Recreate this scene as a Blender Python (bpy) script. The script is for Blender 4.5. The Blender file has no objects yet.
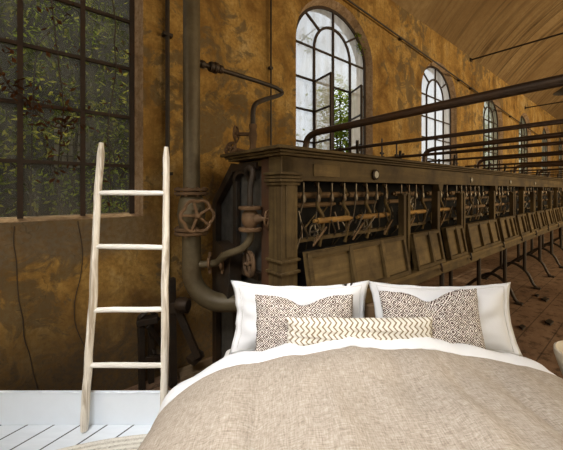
import bpy, math, random
from mathutils import Vector, Matrix, noise as mnoise
R = random.Random(7)
C = bpy.context.scene.collection
H = 1.6                      # eye height above the bedroom floor
F = 310.0                    # focal length in pixels of the 563 px frame
K = 1.45                     # metres per hall unit
TH = math.atan(373.5 / F)    # hall axis against the view direction
ST, CT = math.sin(TH), math.cos(TH)
PHI = math.pi / 2 - TH
FZ = -1.47                   # hall floor in hall units below eye height

# ------------------------------------------------------------------ helpers
def hall_world(p, l, z):
    return Vector((K * (p * ST - l * CT), K * (p * CT + l * ST), H + K * z))

class MB:
    def __init__(s):
        s.v, s.f, s.m = [], [], []
    def add(s, vs, fs, mi=0):
        o = len(s.v)
        s.v += [Vector(q) for q in vs]
        s.f += [tuple(i + o for i in f) for f in fs]
        s.m += [mi] * len(fs)
        return s
    def box(s, x0, x1, y0, y1, z0, z1, mi=0):
        vs = [(x, y, z) for z in (z0, z1) for y in (y0, y1) for x in (x0, x1)]
        return s.add(vs, [(0, 2, 3, 1), (4, 5, 7, 6), (0, 1, 5, 4), (2, 6, 7, 3), (0, 4, 6, 2), (1, 3, 7, 5)], mi)
    def bar(s, a, b, w, h, up=(0, 0, 1), mi=0):
        a, b = Vector(a), Vector(b)
        d = (b - a).normalized(); u = Vector(up)
        if abs(d.dot(u)) > .98: u = Vector((1, 0, 0))
        sd = d.cross(u).normalized(); u = sd.cross(d).normalized()
        vs = []
        for q in (a, b):
            for i, j in ((-1, -1), (1, -1), (1, 1), (-1, 1)):
                vs.append(q + sd * (i * w / 2) + u * (j * h / 2))
        return s.add(vs, [(0, 1, 2, 3), (7, 6, 5, 4), (0, 4, 5, 1), (1, 5, 6, 2), (2, 6, 7, 3), (3, 7, 4, 0)], mi)
    def tube(s, path, r, n=10, closed=False, mi=0):
        P = [Vector(q) for q in path]; N = len(P)
        rr = r if isinstance(r, (list, tuple)) else [r] * N
        T = []
        for i in range(N):
            if closed: t = P[(i + 1) % N] - P[i - 1]
            else: t = P[min(i + 1, N - 1)] - P[max(i - 1, 0)]
            T.append(t.normalized())
        nrm = T[0].orthogonal().normalized()
        rings = []
        for i in range(N):
            nrm = (nrm - T[i] * nrm.dot(T[i])).normalized()
            bi = T[i].cross(nrm)
            rings.append([P[i] + (nrm * math.cos(2 * math.pi * k / n) + bi * math.sin(2 * math.pi * k / n)) * rr[i] for k in range(n)])
        vs = [q for g in rings for q in g]; fs = []
        for i in range(N if closed else N - 1):
            j = (i + 1) % N
            for k in range(n):
                fs.append((i * n + k, i * n + (k + 1) % n, j * n + (k + 1) % n, j * n + k))
        if not closed:
            fs.append(tuple(reversed(range(n)))); fs.append(tuple((N - 1) * n + k for k in range(n)))
        return s.add(vs, fs, mi)
    def lathe(s, prof, org, axis=(0, 0, 1), n=24, mi=0):
        org = Vector(org); ax = Vector(axis).normalized(); u = ax.orthogonal().normalized(); w = ax.cross(u)
        vs, fs = [], []
        for r, h in prof:
            for k in range(n):
                a = 2 * math.pi * k / n
                vs.append(org + ax * h + (u * math.cos(a) + w * math.sin(a)) * r)
        for i in range(len(prof) - 1):
            for k in range(n):
                fs.append((i * n + k, i * n + (k + 1) % n, (i + 1) * n + (k + 1) % n, (i + 1) * n + k))
        fs.append(tuple(reversed(range(n)))); fs.append(tuple((len(prof) - 1) * n + k for k in range(n)))
        return s.add(vs, fs, mi)
    def prism(s, poly, fn, t0, t1, mi=0):
        n = len(poly)
        vs = [fn(a, b, t0) for a, b in poly] + [fn(a, b, t1) for a, b in poly]
        fs = [tuple(reversed(range(n))), tuple(range(n, 2 * n))] + [(i, (i + 1) % n, (i + 1) % n + n, i + n) for i in range(n)]
        return s.add(vs, fs, mi)
    def grid(s, fn, nu, nv, mi=0):
        vs = [fn(i / nu, j / nv) for i in range(nu + 1) for j in range(nv + 1)]
        fs = [(i * (nv + 1) + j, (i + 1) * (nv + 1) + j, (i + 1) * (nv + 1) + j + 1, i * (nv + 1) + j + 1) for i in range(nu) for j in range(nv)]
        return s.add(vs, fs, mi)
    def build(s, name, mats, parent=None, base=None, hall=True, bev=0, smooth=True, sub=0, solid=0):
        if base is None:
            base = Vector(parent['_b']) if parent is not None else Vector((0, 0, 0))
        base = Vector(base)
        sc = K if hall else 1.0
        me = bpy.data.meshes.new(name)
        me.from_pydata([tuple((q - base) * sc) for q in s.v], [], s.f)
        for m in (mats if isinstance(mats, (list, tuple)) else [mats]): me.materials.append(m)
        me.polygons.foreach_set('material_index', s.m)
        me.update()
        if smooth:
            me.polygons.foreach_set('use_smooth', [True] * len(me.polygons))
            me.set_sharp_from_angle(angle=math.radians(38))
        o = bpy.data.objects.new(name, me); C.objects.link(o)
        o['_b'] = tuple(base)
        if parent is not None:
            o.parent = parent
        elif hall:
            o.location = hall_world(*base); o.rotation_euler = (0, 0, PHI)
        else:
            o.location = base
        if bev:
            b = o.modifiers.new('bevel', 'BEVEL'); b.width = bev; b.segments = 2; b.limit_method = 'ANGLE'
        if solid:
            b = o.modifiers.new('solid', 'SOLIDIFY'); b.thickness = solid; b.offset = -1
        if sub:
            b = o.modifiers.new('sub', 'SUBSURF'); b.levels = sub; b.render_levels = sub
        return o

def tag(o, label, cat, group=None):
    o['label'] = label; o['category'] = cat
    if group: o['group'] = group
    return o
def struct(o):
    o['kind'] = 'structure'; return o
def thing(name, label, cat, base, hall=True, group=None):
    o = bpy.data.objects.new(name, None); C.objects.link(o)
    o.empty_display_size = .1
    o['_b'] = tuple(base)
    if hall:
        o.location = hall_world(*base); o.rotation_euler = (0, 0, PHI)
    else:
        o.location = base
    return tag(o, label, cat, group)

def smooth(pts, n=6):
    P = [Vector(q) for q in pts]; out = []
    for i in range(len(P) - 1):
        p0, p1, p2, p3 = P[max(i - 1, 0)], P[i], P[i + 1], P[min(i + 2, len(P) - 1)]
        for k in range(n):
            t = k / n; out.append(.5 * ((2 * p1) + (p2 - p0) * t + (2 * p0 - 5 * p1 + 4 * p2 - p3) * t * t + (3 * p1 - p0 - 3 * p2 + p3) * t ** 3))
    return out + [P[-1]]

# ------------------------------------------------------------------ materials
class NT:
    def __init__(s, name):
        s.mat = bpy.data.materials.new(name); s.mat.use_nodes = True
        s.t = s.mat.node_tree; s.t.nodes.clear()
        s.out = s.n('ShaderNodeOutputMaterial')
    def n(s, t, **kw):
        q = s.t.nodes.new(t)
        for k, v in kw.items(): setattr(q, k, v)
        return q
    def l(s, a, b): s.t.links.new(a, b)
    def put(s, sock, v):
        if isinstance(v, bpy.types.NodeSocket): s.l(v, sock)
        elif v is not None: sock.default_value = v
    def coord(s, scale=(1, 1, 1), rot=(0, 0, 0)):
        tc = s.n('ShaderNodeTexCoord'); mp = s.n('ShaderNodeMapping')
        mp.inputs['Scale'].default_value = scale; mp.inputs['Rotation'].default_value = rot
        s.l(tc.outputs['Object'], mp.inputs['Vector']); return mp.outputs['Vector']
    def noise(s, vec, scale, detail=6, rough=.6, dist=0):
        q = s.n('ShaderNodeTexNoise'); s.l(vec, q.inputs['Vector'])
        q.inputs['Scale'].default_value = scale; q.inputs['Detail'].default_value = detail
        q.inputs['Roughness'].default_value = rough; q.inputs['Distortion'].default_value = dist
        return q.outputs['Fac']
    def ramp(s, fac, stops):
        q = s.n('ShaderNodeValToRGB'); cr = q.color_ramp
        while len(cr.elements) < len(stops): cr.elements.new(.5)
        for e, (p, c) in zip(cr.elements, stops):
            e.position = p; e.color = (c, c, c, 1) if isinstance(c, (int, float)) else (*c, 1)
        s.l(fac, q.inputs['Fac']); return q.outputs['Color']
    def mix(s, fac, a, b, mode='MIX'):
        q = s.n('ShaderNodeMix', data_type='RGBA', blend_type=mode)
        s.put(q.inputs[0], fac)
        for k, v in ((6, a), (7, b)):
            s.put(q.inputs[k], (*v, 1) if isinstance(v, tuple) and len(v) == 3 else v)
        return q.outputs[2]
    def math(s, op, a, b=None, c=None):
        q = s.n('ShaderNodeMath', operation=op)
        for i, v in enumerate((a, b, c)):
            if v is not None: s.put(q.inputs[i], v)
        return q.outputs[0]
    def sep(s, vec):
        q = s.n('ShaderNodeSeparateXYZ'); s.l(vec, q.inputs[0]); return q.outputs
    def finish(s, col, rough=.8, metal=0, bump=None, bstr=.3, bdist=.01, spec=.3, extra=None):
        b = s.n('ShaderNodeBsdfPrincipled')
        s.put(b.inputs['Base Color'], (*col, 1) if isinstance(col, tuple) else col)
        s.put(b.inputs['Roughness'], rough); b.inputs['Metallic'].default_value = metal
        b.inputs['Specular IOR Level'].default_value = spec
        if bump is not None:
            q = s.n('ShaderNodeBump'); q.inputs['Strength'].default_value = bstr; q.inputs['Distance'].default_value = bdist
            s.l(bump, q.inputs['Height']); s.l(q.outputs[0], b.inputs['Normal'])
        if extra: extra(b)
        s.l(b.outputs[0], s.out.inputs['Surface']); return s.mat

def plaster(name, tone=1.0, pink=False):
    t = NT(name); v = t.coord()
    big = t.noise(v, 1.5, 9, .66, .5); mid = t.noise(v, 3.4, 9, .68, .7); fine = t.noise(v, 22, 6, .72); wide = t.noise(v, .5, 5, .55)
    vs = t.coord((5, 5, .35)); streak = t.noise(vs, 1.0, 6, .65, .3)
    if pink:
        col = t.ramp(mid, [(.3, (.28, .19, .12)), (.5, (.46, .31, .19)), (.7, (.54, .40, .27))])
    else:
        col = t.ramp(big, [(.32, (.15, .075, .02)), (.43, (.315, .172, .045)), (.54, (.455, .272, .078)), (.68, (.53, .37, .16))])
        grey = t.ramp(t.math('ADD', t.math('MULTIPLY', mid, .6), t.math('MULTIPLY', wide, .4)), [(.51, 0.0), (.55, .85)])
        col = t.mix(grey, col, (.14, .105, .058))
    xyz = t.sep(v)
    st = t.ramp(streak, [(.48, 0.0), (.72, .6)])
    col = t.mix(st, col, (.11, .065, .022))
    # damp foot of the wall and patch of bare render under the first window's sill
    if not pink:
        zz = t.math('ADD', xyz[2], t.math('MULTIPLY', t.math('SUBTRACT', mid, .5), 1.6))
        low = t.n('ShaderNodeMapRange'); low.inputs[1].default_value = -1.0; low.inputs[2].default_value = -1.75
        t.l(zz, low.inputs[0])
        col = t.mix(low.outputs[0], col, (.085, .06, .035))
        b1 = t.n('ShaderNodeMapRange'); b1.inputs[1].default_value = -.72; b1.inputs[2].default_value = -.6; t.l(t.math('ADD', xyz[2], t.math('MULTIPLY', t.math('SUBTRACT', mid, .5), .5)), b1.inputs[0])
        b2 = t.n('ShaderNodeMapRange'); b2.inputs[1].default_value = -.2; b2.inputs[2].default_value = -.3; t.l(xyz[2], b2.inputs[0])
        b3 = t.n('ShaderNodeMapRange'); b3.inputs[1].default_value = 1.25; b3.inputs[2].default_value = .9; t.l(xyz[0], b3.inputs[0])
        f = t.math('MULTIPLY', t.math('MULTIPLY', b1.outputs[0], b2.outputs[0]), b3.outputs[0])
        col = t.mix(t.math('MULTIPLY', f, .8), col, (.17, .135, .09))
    # fine dark cracks
    vo = t.n('ShaderNodeTexVoronoi', feature='DISTANCE_TO_EDGE'); vo.inputs['Scale'].default_value = 2.6
    wv = t.n('ShaderNodeVectorMath', operation='ADD'); t.l(v, wv.inputs[0])
    nz = t.n('ShaderNodeTexNoise'); nz.inputs['Scale'].default_value = 5; t.l(v, nz.inputs['Vector'])
    sc_ = t.n('ShaderNodeVectorMath', operation='SCALE'); sc_.inputs['Scale'].default_value = .6; t.l(nz.outputs['Color'], sc_.inputs[0]); t.l(sc_.outputs[0], wv.inputs[1])
    t.l(wv.outputs[0], vo.inputs['Vector'])
    cr = t.ramp(vo.outputs['Distance'], [(0.0, .7), (.018, 0.0)])
    col = t.mix(t.math('MULTIPLY', cr, t.ramp(fine, [(.45, 0.0), (.6, .8)])), col, (.05, .03, .012))
    col = t.mix(t.ramp(fine, [(.34, .6), (.58, 0.0)]), col, (.16, .085, .02))
    h = t.math('ADD', mid, t.math('MULTIPLY', fine, .5))
    return t.finish(col, .92, bump=h, bstr=.8, bdist=.03, spec=.15)

def wood(name, a, b, axis=0, scale=1.0, rough=.75, grime=None, bstr=.3, spec=.25):
    t = NT(name); s = [14, 14, 14]; s[axis] = .9
    v = t.coord(tuple(q * scale for q in s)); g = t.noise(v, 1, 7, .65, .8)
    col = t.ramp(g, [(.3, a), (.68, b)])
    if grime:
        col = t.mix(t.ramp(t.noise(t.coord(), 3.0, 6, .65), [(.42, 0.0), (.68, .85)]), col, grime)
    return t.finish(col, rough, bump=g, bstr=bstr, bdist=.006, spec=spec)

def iron(name, a, b, rust, rough=.55, metal=.5, amt=(.45, .65)):
    t = NT(name); v = t.coord()
    g = t.noise(v, 7, 7, .65); q = t.noise(v, 2.4, 7, .7, .3)
    col = t.mix(t.ramp(q, [(amt[0], 0.0), (amt[1], 1.0)]), t.ramp(g, [(.3, a), (.7, b)]), rust)
    return t.finish(col, rough, metal=metal, bump=g, bstr=.35, bdist=.008, spec=.4)

def plain(name, col, rough=.7, metal=0, spec=.3, var=.82):
    t = NT(name); g = t.noise(t.coord(), 12, 5)
    return t.finish(t.mix(t.ramp(g, [(.3, 0.0), (.7, 1.0)]), tuple(c * var for c in col), col), rough, metal=metal, spec=spec)

M = {}
M['plaster'] = plaster('ochre_plaster')
M['reveal'] = plaster('pinkish_reveal_plaster', pink=True)
def ceiling_mat():
    t = NT('vault_plaster'); v = t.coord()
    st = t.noise(t.coord((3.2, .16, .16)), 1.6, 7, .7, .25); big = t.noise(v, .5, 6, .6)
    msk = t.noise(v, .35, 4, .5)
    col = t.ramp(big, [(.3, (.17, .105, .045)), (.7, (.29, .195, .09))])
    f = t.math('MULTIPLY', t.ramp(st, [(.47, 0.0), (.62, .9)]), t.ramp(msk, [(.38, .15), (.6, 1.0)]))
    col = t.mix(f, col, (.055, .032, .014))
    fine = t.noise(v, 9, 6, .7); col = t.mix(t.ramp(fine, [(.35, .5), (.6, 0.0)]), col, (.16, .09, .035))
    return t.finish(col, .95, bump=fine, bstr=.4, bdist=.02, spec=.1)
M['vault'] = ceiling_mat()
def hall_floor_mat():
    t = NT('dusty_earth_boards'); v = t.coord()
    big = t.noise(v, .9, 7, .65); fine = t.noise(v, 6, 7, .7); spk = t.noise(v, 17, 4, .7)
    col = t.ramp(big, [(.3, (.13, .072, .04)), (.55, (.235, .14, .082)), (.75, (.31, .20, .125))])
    col = t.mix(t.ramp(fine, [(.36, .8), (.5, 0.0)]), col, (.055, .03, .016))
    col = t.mix(t.ramp(spk, [(.62, 0.0), (.7, .7)]), col, (.30, .22, .15))
    xyz = t.sep(v); fr = t.math('FRACT', t.math('MULTIPLY', xyz[1], 3.2))
    col = t.mix(t.math('MULTIPLY', t.math('LESS_THAN', fr, .045), .6), col, (.03, .018, .01))
    return t.finish(col, .9, bump=t.math('ADD', fine, spk), bstr=.5, bdist=.02, spec=.15)
M['hall_floor'] = hall_floor_mat()
M['machine'] = wood('weathered_machine_wood', (.052, .031, .009), (.128, .083, .028), 0, .8, grime=(.032, .018, .006))
M['machine_v'] = wood('weathered_upright_wood', (.05, .03, .009), (.122, .079, .027), 2, .8, grime=(.03, .017, .006))
M['panel'] = wood('worn_panel_wood', (.08, .049, .015), (.178, .116, .042), 0, .7, grime=(.05, .029, .009))
M['plank'] = wood('pale_broken_plank', (.13, .085, .045), (.25, .18, .105), 0, .8, grime=(.08, .05, .025))
M['ochre_wood'] = wood('ochre_roller_wood', (.20, .105, .025), (.36, .20, .055), 0, 1.2, grime=(.12, .06, .02))
M['brown_roll'] = wood('brown_roller_wood', (.12, .07, .03), (.22, .13, .06), 0, 1.2, grime=(.06, .035, .018))
M['red_wood'] = wood('reddish_end_board', (.045, .018, .008), (.095, .042, .018), 2, .9, grime=(.05, .028, .015))
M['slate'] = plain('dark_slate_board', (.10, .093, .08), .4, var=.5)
M['void'] = plain('bay_shade_black', (.012, .010, .008), .9)  # shade of the machine interior put into the colour
M['iron'] = iron('dark_iron', (.020, .015, .011), (.05, .038, .026), (.05, .027, .012), .55, .3)
M['pipe'] = iron('grey_brown_pipe_paint', (.08, .060, .030), (.135, .103, .055), (.07, .042, .016), .5, .15, (.5, .7))
M['rust'] = iron('rusty_iron', (.10, .055, .024), (.18, .10, .045), (.06, .035, .017), .75, .15)
M['bar'] = iron('brown_rail_iron', (.045, .028, .018), (.085, .055, .035), (.10, .05, .022), .45, .4)
M['win_iron'] = iron('rusted_window_iron', (.022, .014, .009), (.045, .028, .017), (.05, .025, .012), .7, .1)
M['spindle'] = iron('oily_steel', (.10, .08, .055), (.2, .16, .11), (.09, .05, .025), .4, .6)
M['enamel'] = plain('dial_enamel', (.26, .22, .15), .4)

def glass_mat(name, tint, film, alpha, spec=.25):
    t = NT(name); v = t.coord()
    g = t.noise(v, 2.2, 7, .65, .5); st = t.noise(t.coord((9, 9, .8)), 1, 5, .6)
    f = t.math('MULTIPLY_ADD', t.math('SUBTRACT', t.math('ADD', g, st), 1.0), .9, alpha)
    f = t.math('MINIMUM', t.math('MAXIMUM', f, .05), .97)
    tr = t.n('ShaderNodeBsdfTransparent'); tr.inputs[0].default_value = (*tint, 1)
    df = t.n('ShaderNodeBsdfDiffuse'); df.inputs[0].default_value = (*film, 1)
    tl = t.n('ShaderNodeBsdfTranslucent'); tl.inputs[0].default_value = (*film, 1)
    m1 = t.n('ShaderNodeMixShader'); m1.inputs[0].default_value = .6; t.l(df.outputs[0], m1.inputs[1]); t.l(tl.outputs[0], m1.inputs[2])
    m2 = t.n('ShaderNodeMixShader'); t.l(f, m2.inputs[0]); t.l(tr.outputs[0], m2.inputs[1]); t.l(m1.outputs[0], m2.inputs[2])
    t.l(m2.outputs[0], t.out.inputs['Surface']); return t.mat
M['glass_pale'] = glass_mat('dusty_pale_glass', (.86, .89, .92), (.78, .78, .78), .62)
M['glass_mid'] = glass_mat('dim_far_glass', (.6, .6, .5), (.30, .29, .21), .5)
M['glass_dark'] = glass_mat('grimy_dark_glass', (.88, .89, .85), (.20, .19, .16), .40)

def leaf_mat(name, a, b, c):
    t = NT(name); g = t.noise(t.coord(), 3.5, 5, .7)
    col = t.ramp(g, [(.32, a), (.52, b), (.7, c)])
    df = t.n('ShaderNodeBsdfDiffuse'); tl = t.n('ShaderNodeBsdfTranslucent'); m = t.n('ShaderNodeMixShader')
    m.inputs[0].default_value = .4
    t.l(col, df.inputs[0]); t.l(col, tl.inputs[0]); t.l(df.outputs[0], m.inputs[1]); t.l(tl.outputs[0], m.inputs[2])
    t.l(m.outputs[0], t.out.inputs['Surface']); return t.mat
M['leaf_dark'] = leaf_mat('ivy_leaf_sun_flecks', (.012, .018, .006), (.12, .15, .03), (.95, .88, .14))  # yellow end of the ramp paints sunlit highlights into the leaf colour
M['leaf'] = leaf_mat('sunny_tree_leaf', (.10, .17, .02), (.28, .36, .05), (.60, .62, .13))
M['leaf_red'] = leaf_mat('withered_leaf', (.03, .015, .008), (.09, .035, .015), (.12, .06, .02))
M['bark'] = wood('grey_bark', (.03, .022, .015), (.07, .05, .035), 2, .6)
M['stucco'] = plain('dark_backing_stucco', (.06, .058, .05), .9)
M['arch_reflection'] = plain('pale_arch_reflection', (.34, .31, .24), .5)  # pale colour of the arch reflected in the left window
M['soil'] = plain('garden_soil', (.05, .045, .03), .95)

# bedroom
def white_floor():
    t = NT('white_painted_boards'); v = t.coord(); x = t.sep(v)
    q = t.math('MULTIPLY', t.math('SUBTRACT', x[0], t.math('MULTIPLY', x[1], .589)), 1 / 1.16)
    q = t.math('MULTIPLY', t.math('ADD', q, 2.254 + 15.6 + .003), 1 / .156)
    gap = t.math('LESS_THAN', t.math('FRACT', q), .07)
    idx = t.math('FLOOR', q); wn = t.n('ShaderNodeTexWhiteNoise', noise_dimensions='1D'); t.l(idx, wn.inputs['W'])
    g = t.noise(t.coord((3, 14, 3), (0, 0, -.53)), 1.5, 5, .6)
    col = t.ramp(g, [(.3, (.64, .68, .72)), (.7, (.74, .78, .82))])
    col = t.mix(t.math('MULTIPLY', wn.outputs[0], .25), col, (.60, .64, .69))
    col = t.mix(gap, col, (.03, .03, .035))
    return t.finish(col, .45, bump=t.math('SUBTRACT', 1.0, gap), bstr=.4, bdist=.004, spec=.4)
M['white_floor'] = white_floor()
M['white_paint'] = plain('white_skirting_paint', (.77, .83, .90), .4, var=.97)
def linen(name, a, b, c, sc=95, thr=.5):
    t = NT(name)
    h1 = t.noise(t.coord((sc * .13, sc, sc * .3)), 1, 3, .6); h2 = t.noise(t.coord((sc, sc * .13, sc * .3)), 1, 3, .6)
    w = t.math('MULTIPLY', t.math('ADD', h1, h2), .5)
    col = t.ramp(w, [(.36, a), (.5, b), (.63, c)])
    slub = t.noise(t.coord((9, 110, 60)), 1, 3, .5)
    col = t.mix(t.ramp(slub, [(.62, 0.0), (.72, .35)]), col, a)
    return t.finish(col, .95, bump=w, bstr=.35, bdist=.004, spec=.1)
M['linen'] = linen('oatmeal_linen', (.25, .205, .16), (.37, .315, .255), (.48, .42, .355), 230)
def cotton(name, col):
    t = NT(name); g = t.noise(t.coord(), 6, 6, .6); f = t.noise(t.coord(), 160, 2, .5)
    return t.finish(t.mix(t.ramp(g, [(.3, 0.0), (.7, 1.0)]), tuple(q * .95 for q in col), col), .9, bump=t.math('ADD', g, t.math('MULTIPLY', f, .15)), bstr=.25, bdist=.01, spec=.1)
M['cotton'] = cotton('white_cotton', (.69, .69, .70))
M['cotton_seam'] = cotton('grey_white_seam', (.55, .54, .52))
def weave(name, dark, light, cw, ch, mode):
    t = NT(name); x = t.sep(t.coord())
    nz = t.noise(t.coord(), 14, 3, .5); nzf = t.noise(t.coord(), 90, 3, .6)
    if mode == 'diamond':
        tri = t.math('ABSOLUTE', t.math('SUBTRACT', t.math('FRACT', t.math('DIVIDE', x[0], cw)), .5))
        tri2 = t.math('ABSOLUTE', t.math('SUBTRACT', t.math('FRACT', t.math('DIVIDE', x[2], ch)), .5))
        s = t.math('FRACT', t.math('MULTIPLY', t.math('ADD', tri, tri2), 4.0))
        s = t.math('ADD', t.math('ABSOLUTE', t.math('SUBTRACT', s, .5)), t.math('MULTIPLY', t.math('SUBTRACT', nzf, .5), .9))
        fac = t.ramp(s, [(.24, 1.0), (.34, 0.0)])
    else:
        tri = t.math('ABSOLUTE', t.math('SUBTRACT', t.math('FRACT', t.math('DIVIDE', x[2], ch)), .5))
        s = t.math('FRACT', t.math('DIVIDE', t.math('ADD', x[0], t.math('MULTIPLY', tri, cw * 1.3)), cw))
        s = t.math('ADD', t.math('ABSOLUTE', t.math('SUBTRACT', s, .5)), t.math('MULTIPLY', t.math('SUBTRACT', nzf, .5), .25))
        fac = t.ramp(s, [(.13, 1.0), (.20, 0.0)])
    col = t.mix(fac, light, dark)
    return t.finish(col, .95, spec=.1)
M['diamond'] = weave('brown_cream_diamond_weave', (.065, .034, .024), (.74, .69, .63), .056, .048, 'diamond')
M['zigzag'] = weave('tan_cream_zigzag_weave', (.22, .165, .10), (.68, .645, .57), .030, .040, 'zigzag')
def rug_mat():
    t = NT('braided_jute'); v = t.coord(); x = t.sep(v)
    r = t.math('SQRT', t.math('ADD', t.math('MULTIPLY', x[0], x[0]), t.math('MULTIPLY', x[1], x[1])))
    a = t.math('ARCTAN2', x[1], x[0])
    s1 = t.math('SINE', t.math('MULTIPLY', r, 170.0)); s2 = t.math('SINE', t.math('ADD', t.math('MULTIPLY', a, 300.0), t.math('MULTIPLY', r, 150.0)))
    w = t.math('ADD', t.math('MULTIPLY', s1, .10), t.noise(v, 70, 5, .8, 1.0))
    return t.finish(t.ramp(w, [(.22, (.20, .165, .12)), (.40, (.62, .57, .48)), (.62, (.84, .80, .71))]), .95, bump=w, bstr=.6, bdist=.006, spec=.1)
M['rug'] = rug_mat()
def driftwood():
    t = NT('whitewashed_driftwood'); g = t.noise(t.coord((40, 40, 3.0)), 1, 6, .65, .5)
    s = t.noise(t.coord((28, 28, 1.6)), 1, 4, .6, .6)
    col = t.ramp(g, [(.3, (.50, .43, .34)), (.55, (.76, .71, .62)), (.75, (.82, .79, .72))])
    col = t.mix(t.ramp(s, [(.55, 0.0), (.66, .8)]), col, (.30, .235, .16))
    return t.finish(col, .85, bump=g, bstr=.4, bdist=.004, spec=.15)
M['drift'] = driftwood()
M['rung'] = wood('pale_rung_wood', (.60, .56, .49), (.80, .78, .73), 0, 1.2, .85, bstr=.15)
M['headboard'] = wood('brown_headboard_oak', (.12, .07, .035), (.20, .125, .065), 0, .8)
M['mattress'] = cotton('mattress_ticking', (.70, .69, .66))
M['cream'] = cotton('cream_stoneware', (.62, .55, .43))

# ------------------------------------------------------------------ the setting: a wall mural's factory hall, built as real space
WC = [-.02, 3.0, 5.85, 8.75, 11.65, 14.5, 17.4]
AF, RF, AB, RB = .72, .63, .675, .575        # opening half width / rise at the face and at the frame
SILL, SPR, TOP = -.2, 1.69, 2.82
LW = 2.5
P0, P1, LR = -4.2, 20.0, -5.0
def outline(c, a, r, n=24, sill=SILL):
    pts = [(c - a, sill), (c - a, SPR)]
    pts += [(c - a * math.cos(math.pi * i / n), SPR + r * math.sin(math.pi * i / n)) for i in range(1, n)]
    return pts + [(c + a, SPR), (c + a, sill)]
def arch_wall(wcs, l0, l1, l2, p0, p1, zb):
    mb = MB(); e = p0
    q4 = lambda a, b, c_, d: mb.add([(x, l0, z) for x, z in (a, b, c_, d)], [(0, 1, 2, 3)])
    for c in wcs:
        q4((e, zb), (c - AF, zb), (c - AF, TOP), (e, TOP))
        q4((c - AF, zb), (c + AF, zb), (c + AF, SILL), (c - AF, SILL))
        fo = outline(c, AF, RF)
        for (x, z), (x2, z2) in zip(fo[1:-1], fo[2:-1]):
            q4((x, z), (x2, z2), (x2, TOP), (x, TOP))
        bo = outline(c, AB, RB, sill=SILL + .02)
        for i in range(len(fo)):
            j = (i + 1) % len(fo)
            mb.add([(fo[i][0], l0, fo[i][1]), (fo[j][0], l0, fo[j][1]), (bo[j][0], l1, bo[j][1]), (bo[i][0], l1, bo[i][1])], [(0, 1, 2, 3)], 1)
            mb.add([(bo[i][0], l1, bo[i][1]), (bo[j][0], l1, bo[j][1]), (bo[j][0], l2, bo[j][1]), (bo[i][0], l2, bo[i][1])], [(0, 1, 2, 3)], 1)
        e = c + AF
    q4((e, zb), (p1, zb), (p1, TOP), (e, TOP))
    return mb
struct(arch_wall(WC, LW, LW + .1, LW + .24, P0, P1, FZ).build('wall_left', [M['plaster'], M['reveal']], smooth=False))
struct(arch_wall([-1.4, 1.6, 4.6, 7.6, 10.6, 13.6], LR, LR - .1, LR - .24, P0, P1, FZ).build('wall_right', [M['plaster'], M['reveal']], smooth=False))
def vault_pt(t):
    ang = math.radians(52); half = (LW - LR) / 2; rad = half / math.sin(ang); a = -ang + 2 * ang * t
    return (LW + LR) / 2 - rad * math.sin(a), TOP + rad * (math.cos(a) - math.cos(ang))
mb = MB(); mb.grid(lambda u, w: (P0 + (P1 - P0) * u, *vault_pt(w)), 12, 32)
struct(mb.build('ceiling', M['vault']))
for nm, pp in (('wall_back', P1), ('wall_front', P0)):
    mb = MB(); pts = [(pp, LR, FZ)] + [(pp, *vault_pt(1 - i / 24)) for i in range(25)] + [(pp, LW, FZ)]
    mb.add(pts, [tuple(range(len(pts)))]); struct(mb.build(nm, M['plaster'], smooth=False))
mb = MB(); mb.box(P0, P1, LR, LW, FZ - .1, FZ); struct(mb.build('floor', M['hall_floor'], base=(0, 0, FZ), smooth=False))
mb = MB(); mb.box(P0 - 3, P1 + 3, LW + .24, 14, FZ - .1, FZ); struct(mb.build('ground', M['soil'], base=(0, LW, FZ), smooth=False))
# bedroom platform inside the hall
YB = 310 * H / 235
mb = MB(); mb.box(-2.75, 2.9, -1.6, YB + .02, H + K * FZ, 0); o = struct(mb.build('floor', M['white_floor'], hall=False, smooth=False))
mb = MB(); mb.box(-2.75, 2.9, YB, YB + .018, 0, .213); mb.box(-2.75, 2.9, YB - .004, YB + .02, .213, .224)
struct(mb.build('baseboard_back', M['white_paint'], hall=False, bev=.003))

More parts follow.
